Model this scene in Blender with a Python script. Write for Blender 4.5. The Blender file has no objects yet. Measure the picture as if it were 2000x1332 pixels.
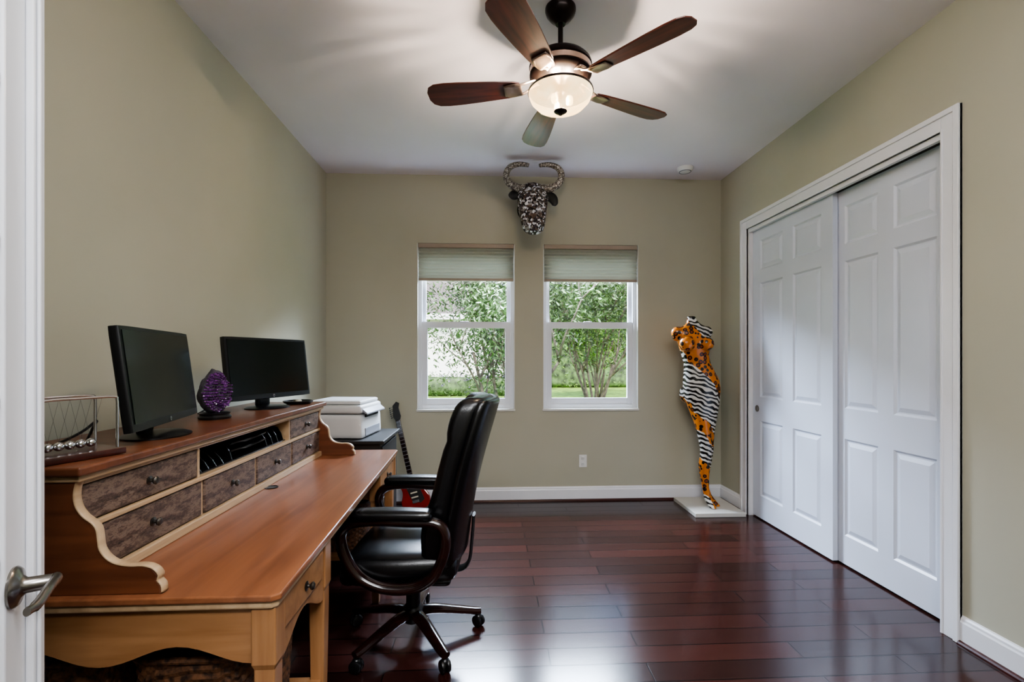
import bpy, bmesh, math, random
from mathutils import Vector, Matrix, Euler, noise
random.seed(7)
S=bpy.context.scene
COL=S.collection
ORG={}
pi=math.pi
# ------------------------------------------------------------------ materials
def lin(c):
    o=[]
    for v in c:
        v=v/255.0
        o.append(v/12.92 if v<=0.04045 else ((v+0.055)/1.055)**2.4)
    return (o[0],o[1],o[2],1.0)
def newmat(name):
    m=bpy.data.materials.new(name); m.use_nodes=True
    nt=m.node_tree; b=nt.nodes["Principled BSDF"]
    return m,nt,b
def N(nt,t,**k):
    n=nt.nodes.new(t)
    for a,v in k.items(): setattr(n,a,v)
    return n
def L(nt,a,b): nt.links.new(a,b)
def coords(nt,scale=(1,1,1),rot=(0,0,0)):
    tc=N(nt,'ShaderNodeTexCoord'); mp=N(nt,'ShaderNodeMapping')
    mp.inputs['Scale'].default_value=scale; mp.inputs['Rotation'].default_value=rot
    L(nt,tc.outputs['Object'],mp.inputs['Vector']); return mp.outputs['Vector']
def ramp(nt,fac,stops,interp='LINEAR'):
    r=N(nt,'ShaderNodeValToRGB'); r.color_ramp.interpolation=interp
    e=r.color_ramp.elements
    e[0].position=stops[0][0]; e[0].color=stops[0][1]
    e[1].position=stops[1][0]; e[1].color=stops[1][1]
    for p,c in stops[2:]:
        x=e.new(p); x.color=c
    L(nt,fac,r.inputs['Fac']); return r.outputs['Color']
def bump(nt,b,h,strength=0.2,dist=0.01):
    bp=N(nt,'ShaderNodeBump'); bp.inputs['Strength'].default_value=strength; bp.inputs['Distance'].default_value=dist
    L(nt,h,bp.inputs['Height']); L(nt,bp.outputs['Normal'],b.inputs['Normal'])
def pm(name,c,rough=0.5,metal=0.0,var=0.05,scale=6.0,bmp=0.0,coat=0.0,spec=0.5,emit=None,es=0):
    m,nt,b=newmat(name)
    v=coords(nt)
    n=N(nt,'ShaderNodeTexNoise'); n.inputs['Scale'].default_value=scale; n.inputs['Detail'].default_value=3
    L(nt,v,n.inputs['Vector'])
    l=lin(c)
    a=tuple(max(0,x*(1-var*2)) for x in l[:3])+(1,); d=tuple(min(1,x*(1+var*2)) for x in l[:3])+(1,)
    L(nt,ramp(nt,n.outputs['Fac'],[(0.3,a),(0.7,d)]),b.inputs['Base Color'])
    b.inputs['Roughness'].default_value=rough; b.inputs['Metallic'].default_value=metal
    b.inputs['Coat Weight'].default_value=coat; b.inputs['Specular IOR Level'].default_value=spec
    if bmp: 
        n2=N(nt,'ShaderNodeTexNoise'); n2.inputs['Scale'].default_value=scale*12; L(nt,v,n2.inputs['Vector'])
        bump(nt,b,n2.outputs['Fac'],bmp,0.003)
    if emit:
        b.inputs['Emission Color'].default_value=lin(emit); b.inputs['Emission Strength'].default_value=es
    return m
def wood(name,c1,c2,axis='x',rough=0.35,s=1.0,coat=0.0,c3=None):
    m,nt,b=newmat(name)
    k={'x':(1.2,14,14),'y':(14,1.2,14),'z':(14,14,1.2)}[axis]
    v=coords(nt,tuple(q*s for q in k))
    n=N(nt,'ShaderNodeTexNoise'); n.inputs['Scale'].default_value=2.0; n.inputs['Detail'].default_value=6; n.inputs['Distortion'].default_value=0.6
    L(nt,v,n.inputs['Vector'])
    st=[(0.3,lin(c1)),(0.68,lin(c2))]
    if c3: st.append((0.8,lin(c3)))
    L(nt,ramp(nt,n.outputs['Fac'],st),b.inputs['Base Color'])
    b.inputs['Roughness'].default_value=rough; b.inputs['Coat Weight'].default_value=coat; b.inputs['Coat Roughness'].default_value=0.15
    bump(nt,b,n.outputs['Fac'],0.08,0.002)
    return m
M={}
M['wall']=pm('wall_paint_sage',(172,170,153),0.75,var=0.015,scale=1.5,bmp=0.05)
M['ceil']=pm('ceiling_paint',(228,222,228),0.85,var=0.01,scale=2,bmp=0.05)
M['white']=pm('white_trim_paint',(220,221,226),0.35,var=0.01,scale=3)
M['door']=pm('white_door_paint',(204,210,223),0.38,var=0.012,scale=3,bmp=0.03)
M['vinyl']=pm('white_vinyl',(218,221,227),0.35,var=0.01)
M['reveal']=pm('reveal_paint',(208,208,203),0.7,var=0.01)
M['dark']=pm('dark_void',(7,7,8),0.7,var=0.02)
M['black']=pm('black_plastic',(11,11,13),0.35,var=0.05)
M['blackmat']=pm('black_satin',(12,11,11),0.5,var=0.08,scale=20)
M['leather']=pm('black_leather',(6,6,8),0.27,var=0.1,scale=20,bmp=0.15,spec=0.5)
M['mahog']=wood('dark_mahogany',(17,7,7),(37,14,11),'x',0.18,1,coat=0.4)
M['chrome']=pm('chrome',(215,215,218),0.12,1.0,var=0.02)
M['nickel']=pm('satin_nickel',(148,144,139),0.28,1.0,var=0.03)
M['pewter']=pm('dark_pewter',(84,80,76),0.35,0.9,var=0.1,scale=40)
M['bronze']=pm('oil_rubbed_bronze',(26,16,13),0.32,0.7,var=0.15,scale=20)
M['silverbronze']=pm('brushed_bronze_band',(142,124,112),0.28,0.9,var=0.1,scale=12)
M['top']=wood('honey_top_wood',(106,64,41),(136,87,58),'y',0.32,0.7,coat=0.2,c3=(150,102,73))
M['side']=wood('orange_brown_wood',(84,46,28),(112,66,41),'x',0.38,0.8,coat=0.1)
M['pine']=wood('honey_pine',(132,91,56),(160,118,80),'x',0.40,0.8,coat=0.1)
M['pinev']=wood('honey_pine_upright',(132,91,56),(160,118,80),'z',0.40,0.8,coat=0.1)
M['edge']=wood('pale_edge_wood',(156,128,97),(184,158,126),'y',0.38,0.8)
# distressed drawers
m,nt,b=newmat('distressed_drawer_wood')
v=coords(nt,(5,8,24)); n=N(nt,'ShaderNodeTexNoise'); n.inputs['Scale'].default_value=2.0; n.inputs['Detail'].default_value=9; n.inputs['Roughness'].default_value=0.85
L(nt,v,n.inputs['Vector'])
L(nt,ramp(nt,n.outputs['Fac'],[(0.38,lin((32,22,18))),(0.48,lin((78,59,49))),(0.56,lin((120,101,88))),(0.64,lin((62,45,37)))]),b.inputs['Base Color'])
b.inputs['Roughness'].default_value=0.5; bump(nt,b,n.outputs['Fac'],0.4,0.004); M['distress']=m
# floor
m,nt,b=newmat('cherry_plank_floor')
v=coords(nt)
br=N(nt,'ShaderNodeTexBrick'); br.offset=0.37; br.offset_frequency=2; br.squash=1.0
br.inputs['Scale'].default_value=1.0; br.inputs['Brick Width'].default_value=1.15; br.inputs['Row Height'].default_value=0.125
br.inputs['Mortar Size'].default_value=0.0032; br.inputs['Mortar Smooth'].default_value=0.3; br.inputs['Bias'].default_value=0.0
br.inputs['Color1'].default_value=lin((40,20,18)); br.inputs['Color2'].default_value=lin((60,30,26)); br.inputs['Mortar'].default_value=lin((8,3,3))
L(nt,v,br.inputs['Vector'])
v2=coords(nt,(1.5,22,1)); n=N(nt,'ShaderNodeTexNoise'); n.inputs['Scale'].default_value=2; n.inputs['Detail'].default_value=5; L(nt,v2,n.inputs['Vector'])
mx=N(nt,'ShaderNodeMix',data_type='RGBA',blend_type='MULTIPLY'); mx.inputs[0].default_value=0.6
L(nt,br.outputs['Color'],mx.inputs[6]); L(nt,ramp(nt,n.outputs['Fac'],[(0.3,(0.5,0.48,0.48,1)),(0.7,(1,1,1,1))]),mx.inputs[7])
L(nt,mx.outputs[2],b.inputs['Base Color']); b.inputs['Roughness'].default_value=0.18; b.inputs['Specular IOR Level'].default_value=0.42
mt=N(nt,'ShaderNodeMath',operation='SUBTRACT'); mt.inputs[0].default_value=1.0; L(nt,br.outputs['Fac'],mt.inputs[1])
bump(nt,b,mt.outputs[0],0.9,0.004); M['floor']=m
M['shoe']=wood('cherry_shoe_mould',(48,18,15),(64,27,23),'x',0.3)
# glass
m,nt,b=newmat('window_glass'); nt.nodes.remove(b)
out=nt.nodes['Material Output']; tr=N(nt,'ShaderNodeBsdfTransparent'); gl=N(nt,'ShaderNodeBsdfGlossy'); gl.inputs['Roughness'].default_value=0.02
ms=N(nt,'ShaderNodeMixShader'); ms.inputs[0].default_value=0.02; L(nt,tr.outputs[0],ms.inputs[1]); L(nt,gl.outputs[0],ms.inputs[2]); L(nt,ms.outputs[0],out.inputs[0]); M['glass']=m
M['frost']=pm('frosted_pane',(196,199,198),0.25,var=0.02)
# shade
m,nt,b=newmat('cellular_shade_fabric'); b.inputs['Base Color'].default_value=lin((172,173,162)); b.inputs['Roughness'].default_value=0.9
n=N(nt,'ShaderNodeTexNoise'); n.inputs['Scale'].default_value=200; L(nt,coords(nt),n.inputs['Vector']); bump(nt,b,n.outputs['Fac'],0.05,0.0005)
out=nt.nodes['Material Output']; tl=N(nt,'ShaderNodeBsdfTranslucent'); tl.inputs['Color'].default_value=lin((172,176,164))
ms=N(nt,'ShaderNodeMixShader'); ms.inputs[0].default_value=0.22; L(nt,b.outputs[0],ms.inputs[1]); L(nt,tl.outputs[0],ms.inputs[2]); L(nt,ms.outputs[0],out.inputs[0]); M['shade']=m
M['rail']=pm('shade_rail',(150,136,122),0.5,var=0.02)
# fan
M['blade']=wood('fan_blade_walnut',(52,19,13),(100,44,27),'x',0.3,1.0,coat=0.25)
# bowl
m,nt,b=newmat('alabaster_bowl_glass'); out=nt.nodes['Material Output']
n=N(nt,'ShaderNodeTexNoise'); n.inputs['Scale'].default_value=9; n.inputs['Detail'].default_value=4; L(nt,coords(nt),n.inputs['Vector'])
col=ramp(nt,n.outputs['Fac'],[(0.3,(1,0.60,0.24,1)),(0.7,(1,0.80,0.46,1))])
b.inputs['Base Color'].default_value=(0.10,0.075,0.04,1); b.inputs['Roughness'].default_value=0.3
L(nt,col,b.inputs['Emission Color']); b.inputs['Emission Strength'].default_value=0.85
tr=N(nt,'ShaderNodeBsdfTransparent'); tr.inputs['Color'].default_value=(1,0.9,0.75,1); ms=N(nt,'ShaderNodeMixShader'); ms.inputs[0].default_value=0.24
L(nt,b.outputs[0],ms.inputs[1]); L(nt,tr.outputs[0],ms.inputs[2]); L(nt,ms.outputs[0],out.inputs[0]); M['bowl']=m
M['bulb']=pm('frosted_bulb',(255,240,210),0.4,emit=(255,225,170),es=3)
M['screen']=pm('monitor_screen',(8,15,11),0.16,var=0.1,scale=2,spec=0.42)
M['bezel']=pm('monitor_bezel',(8,8,9),0.4,var=0.05)
M['printer']=pm('printer_white',(190,190,189),0.45,var=0.01)
M['printergrey']=pm('printer_grey',(126,128,135),0.4,var=0.02)
M['rock']=pm('geode_rind',(60,55,62),0.8,var=0.3,scale=30,bmp=0.6)
M['amethyst']=pm('amethyst_crystal',(94,50,106),0.15,var=0.48,scale=45,spec=0.8)
M['redwood']=wood('rosewood_base',(42,13,10),(60,22,17),'y',0.3,coat=0.4)
M['red']=pm('guitar_red_lacquer',(130,28,17),0.15,var=0.15,coat=0.6)
M['cream']=pm('cream_plastic',(206,198,178),0.4,var=0.02)
M['steel']=pm('steel',(180,180,184),0.25,1.0)
M['outlet']=pm('outlet_plastic',(220,220,216),0.4,var=0.01)
M['base_white']=pm('white_plinth',(198,195,188),0.45,var=0.02)
# wicker
m,nt,b=newmat('wicker_weave'); v=coords(nt)
n=N(nt,'ShaderNodeTexNoise'); n.inputs['Scale'].default_value=60; L(nt,v,n.inputs['Vector'])
L(nt,ramp(nt,n.outputs['Fac'],[(0.35,lin((42,26,17))),(0.65,lin((108,72,46)))]),b.inputs['Base Color']); b.inputs['Roughness'].default_value=0.6; bump(nt,b,n.outputs['Fac'],0.5,0.004); M['wicker']=m
# mosaic head
m,nt,b=newmat('mirror_mosaic'); v=coords(nt)
vo=N(nt,'ShaderNodeTexVoronoi'); vo.inputs['Scale'].default_value=66; L(nt,v,vo.inputs['Vector'])
sx=N(nt,'ShaderNodeSeparateColor'); L(nt,vo.outputs['Color'],sx.inputs[0])
L(nt,ramp(nt,sx.outputs[0],[(0.0,lin((40,32,30))),(0.3,lin((104,86,75))),(0.48,lin((142,136,134))),(0.66,lin((222,222,228))),(0.84,lin((72,62,68)))],'CONSTANT'),b.inputs['Base Color'])
b.inputs['Metallic'].default_value=0.3; b.inputs['Roughness'].default_value=0.25; bump(nt,b,vo.outputs['Distance'],1.0,0.012); M['mosaic']=m
m,nt,b=newmat('beaded_horn'); v=coords(nt)
vo=N(nt,'ShaderNodeTexVoronoi'); vo.inputs['Scale'].default_value=75; L(nt,v,vo.inputs['Vector'])
L(nt,ramp(nt,vo.outputs['Distance'],[(0.1,lin((204,198,186))),(0.6,lin((80,72,64)))]),b.inputs['Base Color'])
b.inputs['Roughness'].default_value=0.3; bump(nt,b,vo.outputs['Distance'],-1.0,0.01); M['horn']=m
# mannequin paint
m,nt,b=newmat('painted_animal_print'); tc=N(nt,'ShaderNodeTexCoord'); v=tc.outputs['Object']
sp=N(nt,'ShaderNodeSeparateXYZ'); L(nt,v,sp.inputs[0])
vo=N(nt,'ShaderNodeTexVoronoi'); vo.inputs['Scale'].default_value=22; vo.inputs['Randomness'].default_value=0.7; L(nt,v,vo.inputs['Vector'])
leo=ramp(nt,vo.outputs['Distance'],[(0.0,lin((126,56,18))),(0.24,lin((18,11,8))),(0.44,lin((194,112,28)))],'CONSTANT')
wv=N(nt,'ShaderNodeTexWave'); wv.bands_direction='Z'; wv.inputs['Scale'].default_value=8.5; wv.inputs['Distortion'].default_value=6; wv.inputs['Detail'].default_value=1.5; wv.inputs['Detail Scale'].default_value=1.4
mp=N(nt,'ShaderNodeMapping'); mp.inputs['Rotation'].default_value=(0,-0.35,0); L(nt,v,mp.inputs['Vector']); L(nt,mp.outputs[0],wv.inputs['Vector'])
zeb=ramp(nt,wv.outputs['Fac'],[(0.0,lin((12,11,11))),(0.5,lin((204,200,193)))],'CONSTANT')
mk=N(nt,'ShaderNodeMath',operation='MULTIPLY'); mk.inputs[1].default_value=1.1; L(nt,sp.outputs[0],mk.inputs[0])
ad=N(nt,'ShaderNodeMath',operation='ADD'); L(nt,sp.outputs[2],ad.inputs[0]); L(nt,mk.outputs[0],ad.inputs[1])
nz=N(nt,'ShaderNodeTexNoise'); nz.inputs['Scale'].default_value=5; L(nt,v,nz.inputs['Vector'])
ns=N(nt,'ShaderNodeMath',operation='MULTIPLY_ADD'); ns.inputs[1].default_value=0.22; L(nt,nz.outputs['Fac'],ns.inputs[0]); L(nt,ad.outputs[0],ns.inputs[2])
mr=N(nt,'ShaderNodeMapRange'); mr.inputs['From Min'].default_value=-0.97; mr.inputs['From Max'].default_value=1.03; L(nt,ns.outputs[0],mr.inputs[0])
W_=(1,1,1,1); B_=(0,0,0,1)
zone=ramp(nt,mr.outputs[0],[(0.0,W_),(0.19,B_),(0.335,W_),(0.445,B_),(0.53,W_),(0.72,B_),(0.90,W_)],'CONSTANT')
mx=N(nt,'ShaderNodeMix',data_type='RGBA'); L(nt,zone,mx.inputs[0]); L(nt,leo,mx.inputs[6]); L(nt,zeb,mx.inputs[7]); L(nt,mx.outputs[2],b.inputs['Base Color'])
b.inputs['Roughness'].default_value=0.25; b.inputs['Coat Weight'].default_value=0.3; M['print']=m
# outdoors
M['lawn']=pm('lawn_grass',(108,140,50),0.9,var=0.3,scale=3,bmp=0.4)
M['leaf']=pm('tree_leaves',(60,82,42),0.6,var=0.48,scale=4)
M['leaf2']=pm('bright_leaves',(100,132,52),0.6,var=0.45,scale=4)
M['bark']=pm('grey_bark',(84,75,66),0.9,var=0.3,scale=12,bmp=0.6)
M['stucco']=pm('white_stucco',(236,236,234),0.9,var=0.01,bmp=0.1)
M['flower']=pm('violet_blossom',(134,108,178),0.7,var=0.2)
m,nt,b=newmat('grey_roof_tiles'); v=coords(nt); br=N(nt,'ShaderNodeTexBrick'); br.inputs['Scale'].default_value=3; br.inputs['Color1'].default_value=lin((98,92,91)); br.inputs['Color2'].default_value=lin((114,108,106)); br.inputs['Mortar'].default_value=lin((66,62,60)); L(nt,v,br.inputs['Vector']); L(nt,br.outputs['Color'],b.inputs['Base Color']); b.inputs['Roughness'].default_value=0.9; M['roof']=m

# ------------------------------------------------------------------ geometry helpers
def thing(name,label,cat,loc=(0,0,0),rotz=None,group=None,rot=None):
    e=bpy.data.objects.new(name,None); e.empty_display_size=0.1; COL.objects.link(e)
    e.location=loc; e["label"]=label; e["category"]=cat
    if group: e["group"]=group
    if rotz is None and rot is None: ORG[e.name]=Vector(loc)
    else:
        ORG[e.name]=Vector((0,0,0)); e.rotation_euler=rot if rot else (0,0,rotz)
    return e
def fin(bm,name,mat,parent=None,smooth=False,bevel=0,seg=2,label=None,kind=None,cat=None,group=None,recalc=True,origin=None,sub=0):
    if recalc: bmesh.ops.recalc_face_normals(bm,faces=bm.faces[:])
    xs=[v.co.x for v in bm.verts]; ys=[v.co.y for v in bm.verts]; zs=[v.co.z for v in bm.verts]
    c=Vector(((min(xs)+max(xs))/2,(min(ys)+max(ys))/2,(min(zs)+max(zs))/2)) if origin is None else Vector(origin)
    bmesh.ops.translate(bm,verts=bm.verts[:],vec=-c)
    me=bpy.data.meshes.new(name); bm.to_mesh(me); bm.free()
    if isinstance(mat,(list,tuple)):
        for q in mat: me.materials.append(M[q])
    else: me.materials.append(M[mat])
    if smooth:
        for p in me.polygons: p.use_smooth=True
        if smooth=='auto': me.set_sharp_from_angle(angle=math.radians(38))
    ob=bpy.data.objects.new(name,me); COL.objects.link(ob)
    ob.location=c-(ORG[parent.name] if parent else Vector((0,0,0)))
    ORG[ob.name]=c
    if parent: ob.parent=parent
    if bevel:
        bv=ob.modifiers.new('bevel','BEVEL'); bv.width=bevel; bv.segments=seg; bv.limit_method='ANGLE'; bv.angle_limit=math.radians(40)
    if sub:
        sm=ob.modifiers.new('sub','SUBSURF'); sm.levels=sub; sm.render_levels=sub
    if label: ob["label"]=label
    if kind: ob["kind"]=kind
    if cat: ob["category"]=cat
    if group: ob["group"]=group
    return ob
def bx(bm,x0,x1,y0,y1,z0,z1,mi=0,mat=None):
    vs=[bm.verts.new((x,y,z)) for x in (x0,x1) for y in (y0,y1) for z in (z0,z1)]
    if mat is not None:
        for v in vs: v.co=mat@v.co
    for f in ((0,1,3,2),(4,6,7,5),(0,4,5,1),(2,3,7,6),(0,2,6,4),(1,5,7,3)):
        fc=bm.faces.new([vs[i] for i in f]); fc.material_index=mi
    return vs
def box(name,mat,d,parent=None,bevel=0,**k):
    bm=bmesh.new(); bx(bm,*d); return fin(bm,name,mat,parent,bevel=bevel,**k)
def boxes(name,mat,ds,parent=None,bevel=0,**k):
    bm=bmesh.new()
    for d in ds: bx(bm,*d)
    return fin(bm,name,mat,parent,bevel=bevel,**k)
def prism_bm(bm,pts,axis,a0,a1,mi=0):
    def P(p,a):
        return {'x':(a,p[0],p[1]),'y':(p[0],a,p[1]),'z':(p[0],p[1],a)}[axis]
    A=[bm.verts.new(P(p,a0)) for p in pts]; B=[bm.verts.new(P(p,a1)) for p in pts]
    fs=[bm.faces.new(A),bm.faces.new(B[::-1])]
    n=len(pts)
    for i in range(n): fs.append(bm.faces.new((A[i],B[i],B[(i+1)%n],A[(i+1)%n])))
    for f in fs: f.material_index=mi
def prism(name,mat,pts,axis,a0,a1,parent=None,**k):
    bm=bmesh.new(); prism_bm(bm,pts,axis,a0,a1); return fin(bm,name,mat,parent,**k)
def lathe_bm(bm,prof,c=(0,0,0),n=32,mat=None):
    c=Vector(c); rings=[]
    for r,z in prof:
        if r<1e-5: rings.append([bm.verts.new(Vector((0,0,z)))])
        else: rings.append([bm.verts.new(Vector((r*math.cos(2*pi*i/n),r*math.sin(2*pi*i/n),z))) for i in range(n)])
    for ring in rings:
        for v in ring:
            v.co=(mat@v.co if mat is not None else v.co)+c
    for a,b in zip(rings[:-1],rings[1:]):
        if len(a)==1 and len(b)==1: continue
        for i in range(n):
            j=(i+1)%n
            if len(a)==1: bm.faces.new((a[0],b[j],b[i]))
            elif len(b)==1: bm.faces.new((a[i],a[j],b[0]))
            else: bm.faces.new((a[i],a[j],b[j],b[i]))
def lathe(name,mat,prof,c=(0,0,0),parent=None,n=32,rm=None,smooth='auto',**k):
    bm=bmesh.new(); lathe_bm(bm,prof,c,n,rm); return fin(bm,name,mat,parent,smooth=smooth,**k)
def catmull(pts,n=6,closed=False):
    P=[Vector(p) for p in pts]; out=[]; m=len(P)
    rng=range(m) if closed else range(m-1)
    for i in rng:
        if closed: a,b,c,d=P[(i-1)%m],P[i],P[(i+1)%m],P[(i+2)%m]
        else: a,b,c,d=P[max(i-1,0)],P[i],P[i+1],P[min(i+2,m-1)]
        for j in range(n):
            t=j/n
            out.append(0.5*((2*b)+(c-a)*t+(2*a-5*b+4*c-d)*t*t+(3*b-a-3*c+d)*t**3))
    if not closed: out.append(P[-1])
    return out
def tube_bm(bm,pts,r,n=10,closed=False,up=(0,0,1),caps=True):
    P=[Vector(p) for p in pts]; m=len(P)
    def rad(i):
        q=r[i] if isinstance(r,(list,tuple)) and not (len(r)==2 and m!=2 and not isinstance(r[0],(list,tuple))) else r
        if isinstance(q,(list,tuple)): return q
        return (q,q)
    T=[]
    for i in range(m):
        if closed: t=P[(i+1)%m]-P[(i-1)%m]
        else: t=P[min(i+1,m-1)]-P[max(i-1,0)]
        T.append(t.normalized())
    u=Vector(up); u=(u-T[0]*u.dot(T[0]))
    if u.length<1e-3: u=Vector((1,0,0))-T[0]*T[0].x
    u.normalize(); rings=[]
    for i in range(m):
        u=(u-T[i]*u.dot(T[i])); u.normalize(); w=T[i].cross(u)
        ra,rb=rad(i)
        rings.append([bm.verts.new(P[i]+u*(ra*math.cos(2*pi*k/n))+w*(rb*math.sin(2*pi*k/n))) for k in range(n)])
    for i in range(m if closed else m-1):
        a,b=rings[i],rings[(i+1)%m]
        for k in range(n): bm.faces.new((a[k],a[(k+1)%n],b[(k+1)%n],b[k]))
    if caps and not closed:
        bm.faces.new(rings[0][::-1]); bm.faces.new(rings[-1])
def tube(name,mat,pts,r,parent=None,n=10,closed=False,up=(0,0,1),**k):
    bm=bmesh.new(); tube_bm(bm,pts,r,n,closed,up); return fin(bm,name,mat,parent,smooth=k.pop('smooth','auto'),**k)
def rbox_bm(bm,c,s,r,cuts=10,warp=None):
    t=bmesh.new(); bmesh.ops.create_cube(t,size=2.0)
    bmesh.ops.subdivide_edges(t,edges=t.edges[:],cuts=cuts,use_grid_fill=True)
    h=Vector(s)/2; rr=Vector((min(r,h.x),min(r,h.y),min(r,h.z)))
    mp={}
    for v in t.verts:
        q=Vector([math.sin(max(-1,min(1,a))*pi/2) for a in v.co])
        p=Vector((q.x*h.x,q.y*h.y,q.z*h.z)); inn=h-rr
        cl=Vector([max(-inn[i],min(inn[i],p[i])) for i in range(3)])
        d=Vector([(p[i]-cl[i])/rr[i] for i in range(3)])
        if d.length>1e-6:
            mx=max(abs(d.x),abs(d.y),abs(d.z)); d=d.normalized()*mx
        p=cl+Vector((d.x*rr.x,d.y*rr.y,d.z*rr.z))
        if warp: p=warp(p)
        mp[v.index]=bm.verts.new(p+Vector(c))
    for f in t.faces: bm.faces.new([mp[v.index] for v in f.verts])
    t.free()
def rbox(name,mat,c,s,r,parent=None,cuts=10,warp=None,**k):
    bm=bmesh.new(); rbox_bm(bm,c,s,r,cuts,warp); return fin(bm,name,mat,parent,smooth=k.pop('smooth',True),**k)
def loftz(bm,secs,n=24):
    rings=[]
    for z,cx,cy,rx,ry in secs:
        rings.append([bm.verts.new((cx+rx*math.cos(2*pi*i/n),cy+ry*math.sin(2*pi*i/n),z)) for i in range(n)])
    for a,b in zip(rings[:-1],rings[1:]):
        for k in range(n): bm.faces.new((a[k],a[(k+1)%n],b[(k+1)%n],b[k]))
    bm.faces.new(rings[0]); bm.faces.new(rings[-1][::-1])
def sph(bm,c,s,seg=16,mat=None):
    t=bmesh.new(); bmesh.ops.create_uvsphere(t,u_segments=seg,v_segments=seg//2+2,radius=1)
    mp={}
    for v in t.verts:
        p=Vector((v.co.x*s[0],v.co.y*s[1],v.co.z*s[2]))
        if mat is not None: p=mat@p
        mp[v.index]=bm.verts.new(p+Vector(c))
    for f in t.faces: bm.faces.new([mp[v.index] for v in f.verts])
    t.free()
RX=lambda a:Matrix.Rotation(a,4,'X')
RY=lambda a:Matrix.Rotation(a,4,'Y')
RZ=lambda a:Matrix.Rotation(a,4,'Z')

# ------------------------------------------------------------------ room shell
XL,XR,YB,H=-1.51,2.25,4.56,3.081
ST='structure'
box('floor','floor',(-1.65,3.05,-1.5,4.72,-0.06,0.0),kind=ST)
box('ceiling','ceil',(-1.65,3.05,-1.5,4.74,H,H+0.08),kind=ST)
box('wall_left','wall',(XL-0.12,XL,-1.38,YB,0,H),kind=ST)
W1=(-0.668,0.2475); W2=(0.521,1.436); WZ=(0.872,2.44)
boxes('wall_back','wall',[(XL-0.12,W1[0],YB,YB+0.16,0,H),(W1[1],W2[0],YB,YB+0.16,0,H),(W2[1],3.0,YB,YB+0.16,0,H)]+
      [(w[0],w[1],YB,YB+0.16,a,b_) for w in (W1,W2) for a,b_ in ((0,WZ[0]),(WZ[1],H))],kind=ST)
CY=(2.275,4.07); CZ=2.475
boxes('wall_right','wall',[(XR,XR+0.12,-1.38,CY[0],0,H),(XR,XR+0.12,CY[1],YB,0,H),(XR,XR+0.12,CY[0],CY[1],CZ,H)],kind=ST)
boxes('wall_closet','wall',[(2.93,3.0,2.1,YB,0,H),(XR+0.12,2.93,2.1,2.17,0,H)],kind=ST)
boxes('wall_front','wall',[(XL,-0.55,0.10,0.22,0,H),(1.02,XR,0.10,0.22,0,H),(-0.55,1.02,0.10,0.22,2.47,H)],kind=ST)
box('wall_hall','wall',(-1.63,3.05,-1.5,-1.38,0,H),kind=ST)
def bbprof(t=0.016,h=0.135): return [(0,0),(t,0),(t,h-0.03),(t-0.004,h-0.022),(t-0.005,h-0.012),(t-0.011,h-0.004),(t-0.012,h),(0,h)]
prism('baseboard_back','white',[(YB-a,z) for a,z in bbprof()],'x',XL,XR,kind=ST)
prism('baseboard_left','white',[(XL+a,z) for a,z in bbprof()],'y',0.24,YB-0.017,kind=ST)
prism('baseboard_right','white',[(XR-a,z) for a,z in bbprof()],'y',4.172,YB-0.017,kind=ST)
prism('baseboard_closet','white',[(XR-a,z) for a,z in bbprof()],'y',0.24,2.178,kind=ST)
sh=[(0,0),(0.016,0),(0.015,0.008),(0.01,0.015),(0,0.019)]
prism('trim_1','shoe',[(YB-0.016-a,z) for a,z in sh],'x',XL+0.02,XR-0.02,kind=ST)
prism('trim_2','shoe',[(XR-0.016-a,z) for a,z in sh],'y',0.24,2.178,kind=ST)
prism('trim_3','shoe',[(XR-0.016-a,z) for a,z in sh],'y',4.172,YB-0.036,kind=ST)
def casing(name,xf,y0,y1,zt,w,sgn=-1):
    bm=bmesh.new()
    for (a0,a1,t) in ((0.0,w,0.016),(w-0.028,w,0.024),(0.0,0.012,0.02)):
        bx(bm,xf+sgn*t,xf,y0-a1,y0-a0,0,zt+a1); bx(bm,xf+sgn*t,xf,y1+a0,y1+a1,0,zt+a1); bx(bm,xf+sgn*t,xf,y0-a0,y1+a0,zt+a0,zt+a1)
    return fin(bm,name,'white',bevel=0.003,kind=ST)
casing('trim_4',XR,CY[0],CY[1],CZ,0.096)
boxes('trim_5','white',[(XR,XR+0.12,CY[0],CY[0]+0.012,0,CZ),(XR,XR+0.12,CY[1]-0.012,CY[1],0,CZ),(XR,XR+0.025,CY[0]+0.012,CY[1]-0.012,CZ-0.03,CZ)],kind=ST)
box('trim_6','dark',(XR+0.027,XR+0.115,CY[0]+0.012,CY[1]-0.012,CZ-0.02,CZ),kind=ST)  # dark strip standing in for the shade in the gap above the doors
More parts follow.
